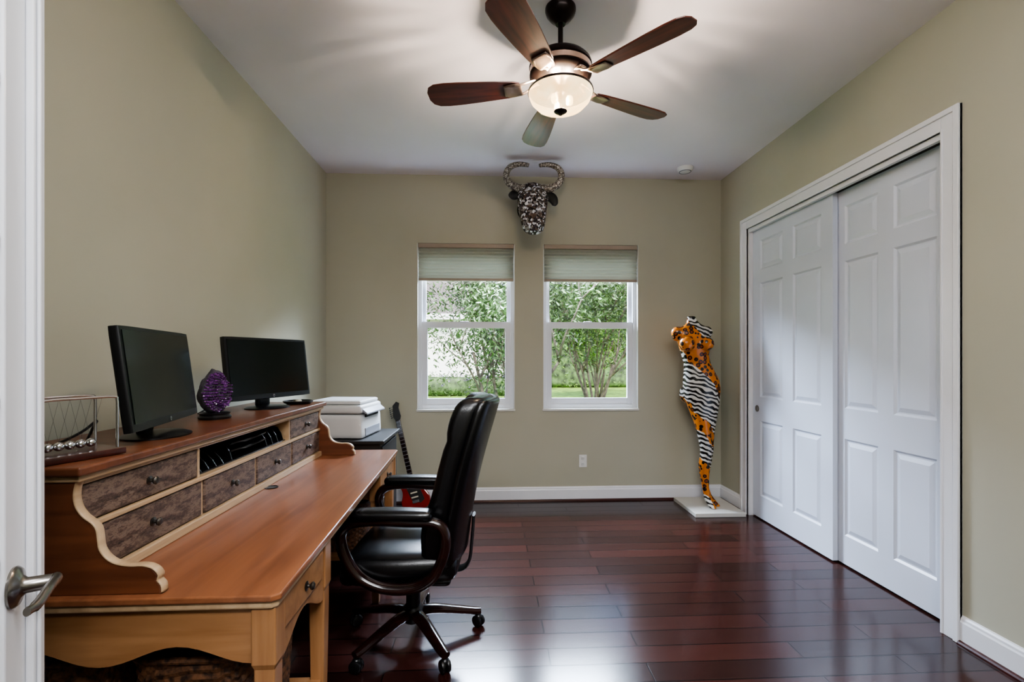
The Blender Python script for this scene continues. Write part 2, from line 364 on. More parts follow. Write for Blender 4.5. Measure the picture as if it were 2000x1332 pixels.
def panel_door(name,xf,y0,y1,z0,z1,hy,label):
    bm=bmesh.new(); t=0.034; rc=0.010
    w=y1-y0; st=w*0.115; md=w*0.13
    cols=[(y0+st,y0+w/2-md/2),(y0+w/2+md/2,y1-st)]
    rows=[(0.20,0.83),(1.03,1.99),(2.10,2.35)]
    bx(bm,xf+rc,xf+t,y0,y1,z0,z1)
    bx(bm,xf,xf+rc,y0,y0+st,z0,z1); bx(bm,xf,xf+rc,y1-st,y1,z0,z1); bx(bm,xf,xf+rc,cols[0][1],cols[1][0],z0,z1)
    zz=[z0]+[q for r in rows for q in r]+[z1]
    for c in cols:
        for i in range(0,len(zz),2): bx(bm,xf,xf+rc,c[0],c[1],zz[i],zz[i+1])
        for r in rows:
            a=0.012; b_=0.045
            def ring(ins,x): return [bm.verts.new((x,y,z)) for y,z in ((c[0]+ins,r[0]+ins),(c[1]-ins,r[0]+ins),(c[1]-ins,r[1]-ins),(c[0]+ins,r[1]-ins))]
            R=[ring(0,xf),ring(a,xf+rc-0.0005),ring(a+0.008,xf+rc-0.0005),ring(b_,xf+0.0015),ring(b_+0.001,xf+0.0015)]
            for p,q in zip(R[:-1],R[1:]):
                for i in range(4): bm.faces.new((p[i],p[(i+1)%4],q[(i+1)%4],q[i]))
            bm.faces.new(R[-1])
    d=fin(bm,name,'door',bevel=0,kind=ST,recalc=True)
    d["label"]=label
    lathe('door_pull','nickel',[(0,-0.003),(0.02,-0.003),(0.022,-0.0045),(0.027,-0.004),(0.028,0.0)],(xf,hy,0.93),d,24,rm=RY(pi/2),label='round recessed finger pull')
    return d
panel_door('door_1',XR+0.035,3.09,CY[1]-0.014,0.012,2.455,3.99,'white six-panel sliding closet door in front track')
panel_door('door_2',XR+0.074,CY[0]+0.014,3.13,0.012,2.455,2.34,'white six-panel sliding closet door in rear track')
# french door
E=Vector((-0.827,0.913,0)); ang=math.atan2(-0.89,0.456)
fd=thing('door_3','open white french door with small panes and lever handle','door',(E.x,E.y,0),rotz=ang); fd["kind"]=ST
bm=bmesh.new(); DW,DH=0.76,2.44
for a,b_ in ((0,0.115),(DW-0.115,DW)): bx(bm,a,b_,-0.04,0,0.01,DH)
bx(bm,0.115,DW-0.115,-0.04,0,0.01,0.25); bx(bm,0.115,DW-0.115,-0.04,0,DH-0.12,DH)
rz=[0.25+0.2587*i for i in range(9)]
for z in rz: bx(bm,0.115,DW-0.115,-0.036,-0.004,z-0.011,z+0.011)
for x in (0.115+0.177,0.115+0.353): bx(bm,x-0.011,x+0.011,-0.0355,-0.0045,0.25,DH-0.12)
bx(bm,0.115,0.127,-0.032,-0.008,0.25,DH-0.12)
fin(bm,'door_leaf','white',fd,bevel=0.004)
boxes('astragal','white',[(-0.008,0.03,0.0,0.012,0.01,DH),(-0.002,0.02,0.012,0.018,0.01,DH)],fd,bevel=0.003)
box('glass_pane','frost',(0.12,DW-0.12,-0.022,-0.018,0.25,DH-0.12),fd,label='obscured glass lites')
hx,hz=0.085,0.975
hd=lathe('door_handle','nickel',[(0,0.0),(0.033,0.0),(0.034,0.004),(0.030,0.009),(0.018,0.012),(0.013,0.018),(0.012,0.050),(0,0.052)],(hx,0,hz),fd,28,rm=RX(-pi/2),label='satin nickel lever handle')
tube('lever','nickel',catmull([(hx-0.012,0.052,hz),(hx+0.01,0.054,hz+0.002),(hx+0.05,0.056,hz+0.004),(hx+0.085,0.053,hz-0.003),(hx+0.112,0.048,hz-0.002)],5),
     [(0.010,0.008)]*5+[(0.009,0.007)]*12+[(0.007,0.005)]*4,hd,12)

# ------------------------------------------------------------------ windows
def window(name,w):
    e=thing(name,'white vinyl single-hung window with two clear sashes','window',((w[0]+w[1])/2,YB+0.1,WZ[0])); e["kind"]=ST
    x0,x1=w; z0,z1=WZ; ya,yb=YB+0.05,YB+0.14; zm=1.675
    boxes('window_frame','vinyl',[(x0,x0+0.038,ya,yb,z0,z1),(x1-0.038,x1,ya,yb,z0,z1),(x0+0.038,x1-0.038,ya,yb,z0,z0+0.04),(x0+0.038,x1-0.038,ya,yb,z1-0.04,z1)],e,bevel=0.003)
    X0,X1=x0+0.038,x1-0.038
    s=0.05; u=0.032
    boxes('lower_sash','vinyl',[(X0,X0+s,ya+0.008,ya+0.04,z0+0.04,zm+0.03),(X1-s,X1,ya+0.008,ya+0.04,z0+0.04,zm+0.03),(X0+s,X1-s,ya+0.012,ya+0.04,z0+0.04,z0+0.1),(X0+s,X1-s,ya+0.004,ya+0.04,zm-0.03,zm+0.03)],e)
    boxes('upper_sash','vinyl',[(X0,X0+u,ya+0.045,ya+0.075,zm-0.02,z1-0.04),(X1-u,X1,ya+0.045,ya+0.075,zm-0.02,z1-0.04),(X0+u,X1-u,ya+0.045,ya+0.075,zm-0.025,zm+0.02),(X0+u,X1-u,ya+0.045,ya+0.075,z1-0.08,z1-0.04)],e)
    box('glass_pane','glass',(X0+s-0.005,X1-s+0.005,ya+0.022,ya+0.026,z0+0.09,zm-0.02),e)
    box('glass_pane','glass',(X0+0.03,X1-0.03,ya+0.058,ya+0.062,zm+0.01,z1-0.07),e)
    boxes('sash_lock','vinyl',[(X0+0.36,X0+0.44,ya-0.006,ya+0.012,zm+0.022,zm+0.036)],e,bevel=0.003)
window('window_1',W1); window('window_2',W2)
for i,w in enumerate((W1,W2)):
    boxes('trim_%d'%(7+i),'reveal',[(w[0]-0.006,w[1]+0.006,YB-0.012,YB+0.06,WZ[0]-0.016,WZ[0]+0.003),(w[0]-0.001,w[0]+0.004,YB-0.001,YB+0.05,WZ[0]+0.003,WZ[1]),(w[1]-0.004,w[1]+0.001,YB-0.001,YB+0.05,WZ[0]+0.003,WZ[1])],kind=ST)
for w in (W1,W2):
    e=thing('window_blind','raised pale cellular shade inside window opening','window blind',((w[0]+w[1])/2,YB+0.02,WZ[1]),group='cellular shades in the two windows')
    box('headrail','rail',(w[0]+0.008,w[1]-0.008,YB-0.004,YB+0.04,WZ[1]-0.042,WZ[1]-0.002),e,bevel=0.004)
    pts=[]; zt,zb=2.398,2.11; n=18
    for k in range(n+1):
        z=zt-(zt-zb)*k/n; pts.append((YB+(0.0 if k%2 else 0.014),z))
    pts+= [(YB+0.034-(0.010 if k%2 else 0),zt-(zt-zb)*k/n) for k in range(n,-1,-1)]
    prism('shade','shade',pts,'x',w[0]+0.01,w[1]-0.01,e)
    box('bottom_rail','rail',(w[0]+0.01,w[1]-0.01,YB+0.002,YB+0.036,2.088,2.112),e,bevel=0.004)

# outlet
o=thing('wall_outlet','white duplex outlet plate on green wall','outlet',(0.90,YB,0.376))
box('cover_plate','outlet',(0.862,0.938,YB-0.007,YB,0.316,0.436),o,bevel=0.004)
for dz in (-0.028,0.028):
    r=rbox('socket','outlet',(0.90,YB-0.0085,0.376+dz),(0.034,0.006,0.036),0.01,o,cuts=4)
    boxes('slot','dark',[(0.892,0.8945,YB-0.0122,YB-0.011,0.372+dz,0.382+dz),(0.9055,0.908,YB-0.0122,YB-0.011,0.372+dz,0.382+dz)],r)
# smoke detector
sd=thing('smoke_detector','round white smoke detector on the ceiling','smoke detector',(1.78,4.28,H))
lathe('housing','outlet',[(0,0),(0.072,0),(0.072,-0.012),(0.066,-0.026),(0.05,-0.036),(0,-0.038)],(1.78,4.28,H),sd)
lathe('vent_ring','printergrey',[(0.045,-0.034),(0.047,-0.0385),(0.052,-0.0385),(0.054,-0.034)],(1.78,4.28,H),sd)

# ------------------------------------------------------------------ ceiling fan
fx,fy=0.355,2.36
fan=thing('ceiling_fan','five-blade walnut ceiling fan with lit glass bowl','ceiling fan',(fx,fy,H))
F=(fx,fy,0)
lathe('canopy','bronze',[(0,H),(0.075,H),(0.076,H-0.012),(0.07,H-0.03),(0.05,H-0.055),(0.028,H-0.072),(0.024,H-0.08),(0,H-0.08)],F,fan)
lathe('downrod','bronze',[(0,H-0.075),(0.0125,H-0.075),(0.0125,2.90),(0.03,2.885),(0.036,2.86),(0.036,2.845),(0,2.845)],F,fan,24)
lathe('motor_housing','bronze',[(0,2.852),(0.05,2.85),(0.09,2.842),(0.135,2.825),(0.152,2.805),(0.155,2.79),(0.148,2.783),(0.148,2.757),(0.153,2.75),(0.145,2.738),(0.11,2.725),(0.07,2.715),(0.045,2.705),(0.03,2.69),(0.028,2.66),(0,2.658)],F,fan,40)
lathe('metal_band','silverbronze',[(0.1485,2.784),(0.1515,2.782),(0.1515,2.758),(0.1485,2.756)],F,fan,40)
def blade(a):
    R=RZ(a)
    pitch=math.radians(12)
    T=Matrix.Translation((fx,fy,2.70))@R@RX(pitch)
    prof=[(0.20,0.042),(0.23,0.05),(0.30,0.058),(0.40,0.067),(0.50,0.074),(0.58,0.077),(0.63,0.073),(0.66,0.056),(0.674,0.025)]
    up=[(x,y) for x,y in prof]; dn=[(x,-y) for x,y in prof[::-1]]
    pts=up+dn
    bm=bmesh.new(); prism_bm(bm,pts,'z',-0.004,0.004)
    me=bpy.data.meshes.new('blade'); bmesh.ops.recalc_face_normals(bm,faces=bm.faces[:]); bm.to_mesh(me); bm.free(); me.materials.append(M['blade'])
    ob=bpy.data.objects.new('blade',me); COL.objects.link(ob); ob.parent=fan
    ob.matrix_local=Matrix.Translation(-Vector(fan.location))@T
    bv=ob.modifiers.new('bevel','BEVEL'); bv.width=0.003; bv.segments=2
    bm=bmesh.new()
    for s in (-1,1):
        tube_bm(bm,catmull([(0.10,0.012*s,0.035),(0.14,0.02*s,0.022),(0.18,0.03*s,0.0),(0.24,0.034*s,-0.008),(0.27,0.028*s,-0.009)],4),[(0.004,0.009)]*17,8)
    rbox_bm(bm,(0.235,0,-0.009),(0.09,0.07,0.007),0.003,4)
    rbox_bm(bm,(0.12,0,0.035),(0.05,0.05,0.012),0.004,4)
    me=bpy.data.meshes.new('blade_bracket'); bmesh.ops.recalc_face_normals(bm,faces=bm.faces[:]); bm.to_mesh(me); bm.free(); me.materials.append(M['silverbronze'])
    for p in me.polygons: p.use_smooth=True
    o2=bpy.data.objects.new('blade_bracket',me); COL.objects.link(o2); o2.parent=ob
for k in range(5): blade(math.radians(25+72*k))
lathe('light_bowl','bowl',[(0.155,2.668),(0.158,2.664),(0.156,2.655),(0.146,2.63),(0.12,2.602),(0.08,2.583),(0.04,2.576),(0.0,2.574)],F,fan,48,recalc=False,label='glowing alabaster glass bowl shade')
lathe('bowl_rim','bronze',[(0.153,2.672),(0.160,2.672),(0.161,2.664),(0.157,2.662)],F,fan,48)
lathe('center_stem','bronze',[(0,2.665),(0.008,2.665),(0.008,2.58),(0,2.58)],F,fan,12)
lathe('finial','bronze',[(0,2.582),(0.03,2.578),(0.033,2.573),(0.026,2.567),(0.012,2.562),(0.008,2.555),(0,2.552)],F,fan,24)
for k in range(3):
    a=math.radians(-20+120*k); rr=0.045; p=(fx+rr*math.cos(a),fy+rr*math.sin(a),2.620)
    bm=bmesh.new(); sph(bm,p,(0.018,0.018,0.026),12); fin(bm,'bulb','bulb',fan,smooth=True)
    ld=bpy.data.lights.new('fan_lamp','POINT'); ld.energy=112; ld.color=(1,0.83,0.66); ld.shadow_soft_size=0.02
    lo=bpy.data.objects.new('fan_lamp',ld); COL.objects.link(lo); lo.location=(p[0]-fx,p[1]-fy,2.620-H); lo.parent=fan

# ------------------------------------------------------------------ desk with hutch
dk=thing('desk','honey pine desk with stepped hutch and distressed drawers','desk',(-1.0,2.2,0))
TZ=0.76
prism('desktop','top',[(-1.45,1.235),(-0.545,1.235),(-0.525,1.25),(-0.590,3.165),(-0.605,3.18),(-1.45,3.18)],'z',0.742,TZ,dk,bevel=0.004)
prism('edge_molding','edge',[(-1.45,1.243),(-0.548,1.243),(-0.534,1.255),(-0.598,3.16),(-0.61,3.172),(-1.45,3.172)],'z',0.722,0.742,dk,bevel=0.005)
def scal(x0,x1,zlo,zhi,n):
    pts=[]; K=14*n
    for i in range(K+1):
        t=i/K; ph=t*n
        pts.append((x0+(x1-x0)*t, zlo+(zhi-zlo)*(0.5-0.5*math.cos(2*pi*ph))))
    return pts
for y in (1.262,3.128):
    p=scal(-1.36,-0.60,0.575,0.622,2); prism('end_apron','pine',p+[(-0.60,0.722),(-1.36,0.722)],'y',y,y+0.022,dk)
def leg(x,y):
    bm=bmesh.new(); 
    secs=[(0.0,0.017),(0.02,0.019),(0.50,0.026),(0.56,0.026),(0.575,0.031),(0.722,0.031)]
    rings=[[bm.verts.new((x+sx*h,y+sy*h,z)) for sx,sy in ((-1,-1),(1,-1),(1,1),(-1,1))] for z,h in secs]
    for a,b_ in zip(rings[:-1],rings[1:]):
        for k in range(4): bm.faces.new((a[k],a[(k+1)%4],b_[(k+1)%4],b_[k]))
    bm.faces.new(rings[0]); bm.faces.new(rings[-1][::-1])
    fin(bm,'leg','pinev',dk,bevel=0.004)
for y in (1.283,1.70,2.70,3.118):
    xf=-0.572-(y-1.28)*0.035
    leg(xf,y); leg(-1.39,y)
def knob_at(p,parent,rm=RY(pi/2),s=0.85,mat='pewter'):
    lathe('knob',mat,[(0,0),(0.016*s,0),(0.017*s,0.003*s),(0.007*s,0.006*s),(0.006*s,0.013*s),(0.013*s,0.018*s),(0.015*s,0.024*s),(0.010*s,0.029*s),(0,0.03*s)],p,parent,16,rm=rm)
def fxat(y): return -0.546-(y-1.28)*0.035
for (a,b_) in ((1.32,1.665),(2.735,3.085)):
    xf=fxat((a+b_)/2)
    p=scal(a,b_,0.535,0.60,1)
    prism('front_apron','pine',p+[(b_,0.722),(a,0.722)],'x',xf-0.03,xf-0.008,dk)
    d=box('drawer','pine',(xf-0.012,xf,a+0.018,b_-0.018,0.618,0.708),dk,bevel=0.005)
    knob_at((xf,(a+b_)/2,0.663),d)
    prism('side_panel','pine',scal(-1.36,-0.64,0.575,0.622,1)+[(-0.64,0.722),(-1.36,0.722)],'y',1.692 if a<2 else 2.69,1.708 if a<2 else 2.71,dk)
    box('shelf','pine',(-1.40,xf-0.02,a-0.03,b_+0.03,0.235,0.255),dk,bevel=0.003)
    box('shelf_rail','pinev',(xf-0.035,xf-0.018,a,b_,0.20,0.235),dk)
box('kneehole_rail','pine',(-0.70,-0.68,1.73,2.67,0.64,0.722),dk)
d=box('kneehole_drawer','distress',(-0.68,-0.662,1.80,2.60,0.65,0.712),dk,bevel=0.004)
for yy in (2.0,2.4): knob_at((-0.662,yy,0.682),d)
box('modesty_panel','side',(-1.42,-1.40,1.73,2.67,0.25,0.722),dk)
lathe('grommet','black',[(0,0.0),(0.03,0.0),(0.031,0.003),(0.027,0.004),(0.025,0.001),(0,0.001)],(-1.0,2.27,TZ),dk,24)
# hutch
prof=[(-1.43,TZ),(-1.43,1.055),(-1.03,1.055),(-1.038,1.03),(-1.040,1.005),(-1.034,0.98),(-1.018,0.957),(-0.998,0.942),(-0.986,0.925),(-0.982,0.90),(-0.978,0.875),(-0.962,0.852),(-0.938,0.838),(-0.905,0.832),(-0.872,0.832),(-0.848,0.824),(-0.835,0.808),(-0.838,0.795),(-0.828,0.782),(-0.826,TZ)]
for y in (1.257,3.003): prism('hutch_side','side',prof,'y',y,y+0.022,dk,bevel=0.003)
for y in (1.2555,3.0015):
    bm=bmesh.new(); pts=[(x+0.0025,y+0.0125,z) for x,z in prof[2:-1]]+[(-0.824,y+0.0125,TZ+0.004)]
    P=catmull(pts,3); n=len(P)
    tube_bm(bm,P,[(0.0135,0.004)]*n,8,up=(0,1,0)); fin(bm,'hutch_side_edge','edge',dk,smooth=True)
box('hutch_top','side',(-1.44,-1.005,1.235,3.045,1.062,1.086),dk,bevel=0.006,seg=3)
box('hutch_top_molding','edge',(-1.43,-1.018,1.25,3.03,1.045,1.062),dk,bevel=0.004)
box('hutch_back','dark',(-1.43,-1.418,1.279,3.003,TZ,1.045),dk)
for d_ in ((-1.4,-1.028,1.279,3.003,0.915,0.929),(-1.4,-1.02,1.279,3.003,TZ,0.788),(-1.4,-1.032,1.279,3.003,1.033,1.046)): box('hutch_rail','edge',d_,dk,bevel=0.003)
for y,z0,z1 in ((1.782,0.929,1.033),(2.572,0.929,1.033),(1.80,0.788,0.915),(2.20,0.788,0.915),(2.59,0.788,0.915)): box('hutch_divider','edge',(-1.4,-1.04,y-0.006,y+0.006,z0,z1),dk)
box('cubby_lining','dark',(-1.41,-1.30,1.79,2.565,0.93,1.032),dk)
for a,b_,z0,z1 in ((1.284,1.773,0.932,1.03),(2.581,2.999,0.932,1.03),(1.284,1.791,0.791,0.912),(1.809,2.191,0.791,0.912),(2.209,2.581,0.791,0.912),(2.599,2.999,0.791,0.912)):
    d=box('hutch_drawer','distress',(-1.07,-1.038 if z0>0.9 else -1.034,a,b_,z0,z1),dk,bevel=0.005,label='distressed brown drawer front')
    knob_at((-1.038 if z0>0.9 else -1.034,(a+b_)/2,(z0+z1)/2),d)
og=thing('desk_organizer','black letter organizer with curved dividers inside hutch','organizer',(-1.15,2.17,0.931))
box('tray','black',(-1.28,-1.055,1.80,2.555,0.930,0.935),og)
for y in (1.83,1.88,1.93,1.98):
    prism('divider','black',[(-1.28,0.935),(-1.06,0.935),(-1.075,0.96),(-1.10,0.985),(-1.15,1.01),(-1.28,1.022)],'y',y,y+0.005,og)
for z in (0.965,0.995):
    box('letter_shelf','black',(-1.28,-1.07,2.05,2.36,z,z+0.004),og)
    tube('shelf_lip','black',catmull([(-1.068,2.05,z+0.006),(-1.058,2.12,z+0.006),(-1.075,2.2,z-0.004),(-1.058,2.29,z+0.006),(-1.068,2.36,z+0.006)],4),0.004,og,6)
for y in (2.045,2.36,2.42,2.48,2.54):
    prism('divider','black',[(-1.28,0.935),(-1.06,0.935),(-1.07,0.97),(-1.09,1.0),(-1.15,1.02),(-1.28,1.024)],'y',y,y+0.005,og)

# wicker baskets
def basket(cx,cy,z0,sx,sy,h,label):
    e=thing('wicker_basket',label,'basket',(cx,cy,z0),group='wicker baskets on desk shelves')
    bm=bmesh.new(); nu,nv=72,22
    rings=[]
    for j in range(nv+1):
        t=j/nv; ring=[]
        for i in range(nu):
            a=2*pi*i/nu; c,s=math.cos(a),math.sin(a)
            p=0.35; k=(0.90+0.10*t)+0.012*(1 if (i//2+j)%2 else -1)
            x=math.copysign(abs(c)**p,c)*sx/2*k; y=math.copysign(abs(s)**p,s)*sy/2*k
            ring.append(bm.verts.new((cx+x,cy+y,z0+h*t)))
        rings.append(ring)
    for a,b_ in zip(rings[:-1],rings[1:]):
        for i in range(nu): bm.faces.new((a[i],a[(i+1)%nu],b_[(i+1)%nu],b_[i]))
    bm.faces.new(rings[0])
    fin(bm,'basket_body','wicker',e)
    rim=[]
    for i in range(48):
        a=2*pi*i/48; c,s=math.cos(a),math.sin(a)
        rim.append((cx+math.copysign(abs(c)**0.35,c)*sx/2,cy+math.copysign(abs(s)**0.35,s)*sy/2,z0+h))
    tube('basket_rim','wicker',rim,0.01,e,8,closed=True)
basket(-0.80,1.49,0.256,0.34,0.32,0.29,'dark woven wicker basket on desk shelf')
basket(-1.10,1.49,0.256,0.20,0.32,0.29,'narrow woven wicker basket on desk shelf')
basket(-0.86,2.91,0.256,0.34,0.30,0.27,'dark woven wicker basket under far desk end')
e=thing('modem','black modem with small green light on desk shelf','modem',(-1.29,1.42,0.256))
rbox('modem_case','black',(-1.29,1.42,0.386),(0.14,0.20,0.26),0.015,e,cuts=6)
bm=bmesh.new(); sph(bm,(-1.26,1.318,0.49),(0.004,0.003,0.004),8); fin(bm,'indicator_light',"leaf2",e)
e=thing('power_strip','light grey power strip lying on modem','power strip',(-1.27,1.42,0.517))
rbox('strip_body','printergrey',(-1.27,1.40,0.532),(0.10,0.22,0.028),0.008,e,cuts=5)

# ------------------------------------------------------------------ monitors
def monitor(x,y,a,cz,label):
    e=thing('computer_monitor',label,'monitor',(x,y,1.0865),rotz=a,group='black computer monitors on the hutch')
    c=cz-1.0865; W,Hh=0.555,0.325
    bm=bmesh.new(); lathe_bm(bm,[(0,0),(0.12,0),(0.121,0.005),(0.10,0.012),(0.03,0.017),(0,0.018)],(0,0,0),40,Matrix.Diagonal((1,0.85,1,1))); fin(bm,'stand_base','black',e,smooth='auto')
    rbox('stand_neck','black',(0,0.035,0.10),(0.085,0.028,0.18),0.01,e,cuts=5)
    T=Matrix.Translation((0,-0.01,c))@RX(math.radians(-7))
    bm=bmesh.new(); rbox_bm(bm,(0,0,0),(W,0.03,Hh),0.006,4); rbox_bm(bm,(0,0.022,0),(W*0.62,0.035,Hh*0.65),0.015,4)
    bmesh.ops.transform(bm,matrix=T,verts=bm.verts[:]); cs=fin(bm,'monitor_case','bezel',e,smooth='auto')
    bm=bmesh.new(); bx(bm,-W/2+0.014,W/2-0.014,-0.0165,-0.0135,-Hh/2+0.026,Hh/2-0.014); bmesh.ops.transform(bm,matrix=T,verts=bm.verts[:]); fin(bm,'screen','screen',e,label='dark switched-off screen')
    bm=bmesh.new(); lathe_bm(bm,[(0,0),(0.0075,0),(0.0075,0.0008),(0,0.0008)],(0,-0.0155,-Hh/2+0.013),20,RX(pi/2)); bmesh.ops.transform(bm,matrix=T,verts=bm.verts[:]); fin(bm,'badge','steel',e)
    cu=bpy.data.curves.new('t','FONT'); cu.body='hp'; cu.size=0.011; cu.align_x='CENTER'; cu.align_y='CENTER'; cu.extrude=0.0002
    to=bpy.data.objects.new('t',cu); COL.objects.link(to)
    dg=bpy.context.evaluated_depsgraph_get(); me=bpy.data.meshes.new_from_object(to.evaluated_get(dg)); bpy.data.objects.remove(to)
    me.transform(T@Matrix.Translation((0,-0.0168,-Hh/2+0.013))@RX(pi/2)); me.materials.clear(); me.materials.append(M['black'])
    lo=bpy.data.objects.new('badge_lettering',me); COL.objects.link(lo); lo.parent=e
monitor(-1.155,1.735,math.atan2(0.972,-0.236),1.292,'black widescreen monitor beside the newtons cradle')
monitor(-1.20,2.68,math.atan2(0.935,0.354),1.302,'black widescreen monitor beside the printer end')
for pts in ([(-1.28,1.60,1.092),(-1.24,1.575,1.14),(-1.22,1.56,1.16),(-1.24,1.53,1.13),(-1.30,1.50,1.092)],[(-1.36,2.5,1.092),(-1.37,2.44,1.11),(-1.38,2.36,1.092)]):
    tube('monitor_cable','black',catmull(pts,6),0.004,None,6,label='thin black cable behind a monitor',cat='cable',group='monitor cables')
# amethyst
g=thing('amethyst_geode','purple amethyst geode on a dark wooden stand','geode',(-1.22,2.21,1.0865))
lathe('stand','black',[(0,0),(0.062,0),(0.066,0.01),(0.058,0.018),(0.062,0.026),(0.05,0.03),(0,0.03)],(-1.22,2.21,1.0865),g,28,label='dark turned wood stand')
bm=bmesh.new(); bmesh.ops.create_icosphere(bm,subdivisions=4,radius=1)
dirc=Vector((0.80,-0.60,0.05)).normalized()
gc=Vector((-1.22,2.21,1.0865+0.03+0.088))
fr=[]
for v in bm.verts:
    p=v.co.normalized(); k=1+0.12*noise.noise(p*2.3)+0.05*noise.noise(p*7)
    q=Vector((p.x*0.066,p.y*0.066,p.z*0.095*(1.0 if p.z<0 else 1.05)))*k
    f=p.dot(dirc)
    if f>0.42: q-=dirc*(f-0.42)*0.06
    if p.z>0: q.x*=1-0.3*p.z; q.y*=1-0.3*p.z
    v.co=q+gc
    if f>0.42: fr.append((q+gc,p.copy()))
fin(bm,'geode_rind','rock',g,smooth=True)
bm=bmesh.new(); random.shuffle(fr)
for q,p in fr[:260]:
    r=random.uniform(0.003,0.006); h=random.uniform(0.006,0.013); nrm=(dirc*0.9+p*0.3+Vector([random.uniform(-.4,.4) for _ in range(3)])).normalized()
    R=nrm.to_track_quat('Z','Y').to_matrix().to_4x4()
    lathe_bm(bm,[(r,-0.006),(r,h*0.45),(0,h)],q,6,R)
fin(bm,'crystal_cluster','amethyst',g)
# dish
e=thing('round_dish','round black dish with gold ornament on hutch','dish',(-1.13,2.92,1.0865))
lathe('dish','black',[(0,0),(0.06,0),(0.08,0.008),(0.085,0.018),(0.08,0.019),(0.072,0.012),(0,0.009)],(-1.13,2.92,1.0865),e,32)
bm=bmesh.new(); sph(bm,(-1.12,2.90,1.105),(0.018,0.018,0.01),10); sph(bm,(-1.15,2.93,1.103),(0.012,0.012,0.008),10); fin(bm,'gold_ornament','cream',e,smooth=True)
# newtons cradle
nc=thing('newtons_cradle','chrome newtons cradle with steel balls on rosewood base','newtons cradle',(-1.12,1.345,1.0865),rotz=math.atan2(0.91,0.4))
rbox('cradle_base','redwood',(0,0,0.010),(0.205,0.125,0.02),0.005,nc,cuts=4,smooth='auto')
for s in (-1,1):
    tube('frame_rail','chrome',catmull([(-0.085,0.05*s,0.02),(-0.085,0.05*s,0.12),(-0.084,0.05*s,0.152),(-0.075,0.05*s,0.162),(0,0.05*s,0.163),(0.075,0.05*s,0.162),(0.084,0.05*s,0.152),(0.085,0.05*s,0.12),(0.085,0.05*s,0.02)],4),0.0038,nc,10,up=(0,1,0))
for i in range(5):
    x=-0.048+0.024*i
    bm=bmesh.new(); sph(bm,(x,0,0.036),(0.0119,)*3,16); bl=fin(bm,'ball','chrome',nc,smooth=True)
    bm=bmesh.new()
    for s in (-1,1): tube_bm(bm,[(x,0,0.046),(x,0.05*s,0.162)],[0.0003,0.0003],4)
    fin(bm,'string','steel',bl)

# ------------------------------------------------------------------ printer + stand
st=thing('printer_stand','black low cabinet beside the desk end','cabinet',(-1.02,3.62,0))
box('cabinet_top','blackmat',(-1.36,-0.715,3.33,3.93,0.765,0.79),st,bevel=0.005)
box('cabinet_body','blackmat',(-1.33,-0.745,3.36,3.90,0.03,0.765),st,bevel=0.004)
for z0,z1 in ((0.06,0.38),(0.40,0.74)):
    d=box('drawer','blackmat',(-0.747,-0.733,3.38,3.88,z0,z1),st,bevel=0.004); knob_at((-0.733,3.63,(z0+z1)/2),d)
for x in (-1.31,-0.78):
    for y in (3.38,3.87): box('foot','blackmat',(x,x+0.03,y,y+0.02,0,0.03),st)
pr=thing('printer','white multifunction laser printer on black cabinet','printer',(-1.06,3.63,0.7905),rotz=math.radians(-6))
def wp(p):
    return Vector((p.x*(1-0.03*p.z/0.1),p.y,p.z))
rbox('printer_body','printer',(0,0,0.085),(0.40,0.42,0.17),0.02,pr,cuts=6,warp=wp,smooth='auto')
rbox('scanner_unit','printer',(-0.01,0.0,0.205),(0.42,0.43,0.06),0.02,pr,cuts=6,smooth='auto')
rbox('lid','printer',(-0.01,0.01,0.25),(0.38,0.37,0.03),0.012,pr,cuts=6,smooth='auto')
prism('control_panel','printergrey',[(0.17,0.235),(0.235,0.18),(0.235,0.168),(0.17,0.20)],'y',-0.19,0.19,pr,bevel=0.004)
box('output_slot','dark',(0.195,0.203,-0.13,0.13,0.145,0.165),pr)
box('paper_tray','printergrey',(0.19,0.208,-0.15,0.15,0.015,0.07),pr,bevel=0.003)

# ------------------------------------------------------------------ electric guitar (leaning)
gt=thing('electric_guitar','red electric guitar leaning in the corner','guitar',(-0.62,4.30,0.012),rot=(math.radians(-12),math.radians(-15),0))
out=[(0.0,0.0),(0.10,0.01),(0.15,0.06),(0.16,0.12),(0.135,0.18),(0.115,0.225),(0.13,0.28),(0.15,0.33),(0.135,0.365),(0.10,0.35),(0.065,0.305),(0.03,0.30),(-0.03,0.30),(-0.06,0.32),(-0.09,0.385),(-0.13,0.405),(-0.15,0.37),(-0.145,0.30),(-0.125,0.235),(-0.135,0.18),(-0.16,0.12),(-0.15,0.06),(-0.10,0.01)]
cp=[(p.x,p.z) for p in catmull([(x,0,z) for x,z in out],3,closed=True)]
sc=0.8
cp=[(x*sc,z*sc) for x,z in cp]
prism('guitar_body','red',cp,'y',-0.02,0.02,gt,bevel=0.006,seg=3)
prism('pickguard','blackmat',[(-0.09*sc,0.34*sc),(-0.03*sc,0.29*sc),(0.03*sc,0.29*sc),(0.06*sc,0.28*sc),(0.08*sc,0.2*sc),(0.1*sc,0.1*sc),(0.05*sc,0.07*sc),(-0.04*sc,0.12*sc)],'y',-0.024,-0.0195,gt)
for z in (0.11,0.15,0.2): box('pickup','cream',(-0.03,0.03,-0.03,-0.024,z,z+0.012),gt)
box('bridge','steel',(-0.03,0.03,-0.032,-0.0205,0.065,0.09),gt,bevel=0.003)
box('guitar_neck','mahog',(-0.022,0.022,-0.03,-0.008,0.2,0.82),gt,bevel=0.005)
boxes('frets','printergrey',[(-0.021,0.021,-0.0315,-0.030,z,z+0.003) for z in [0.26+0.0335*i for i in range(17)]],gt)
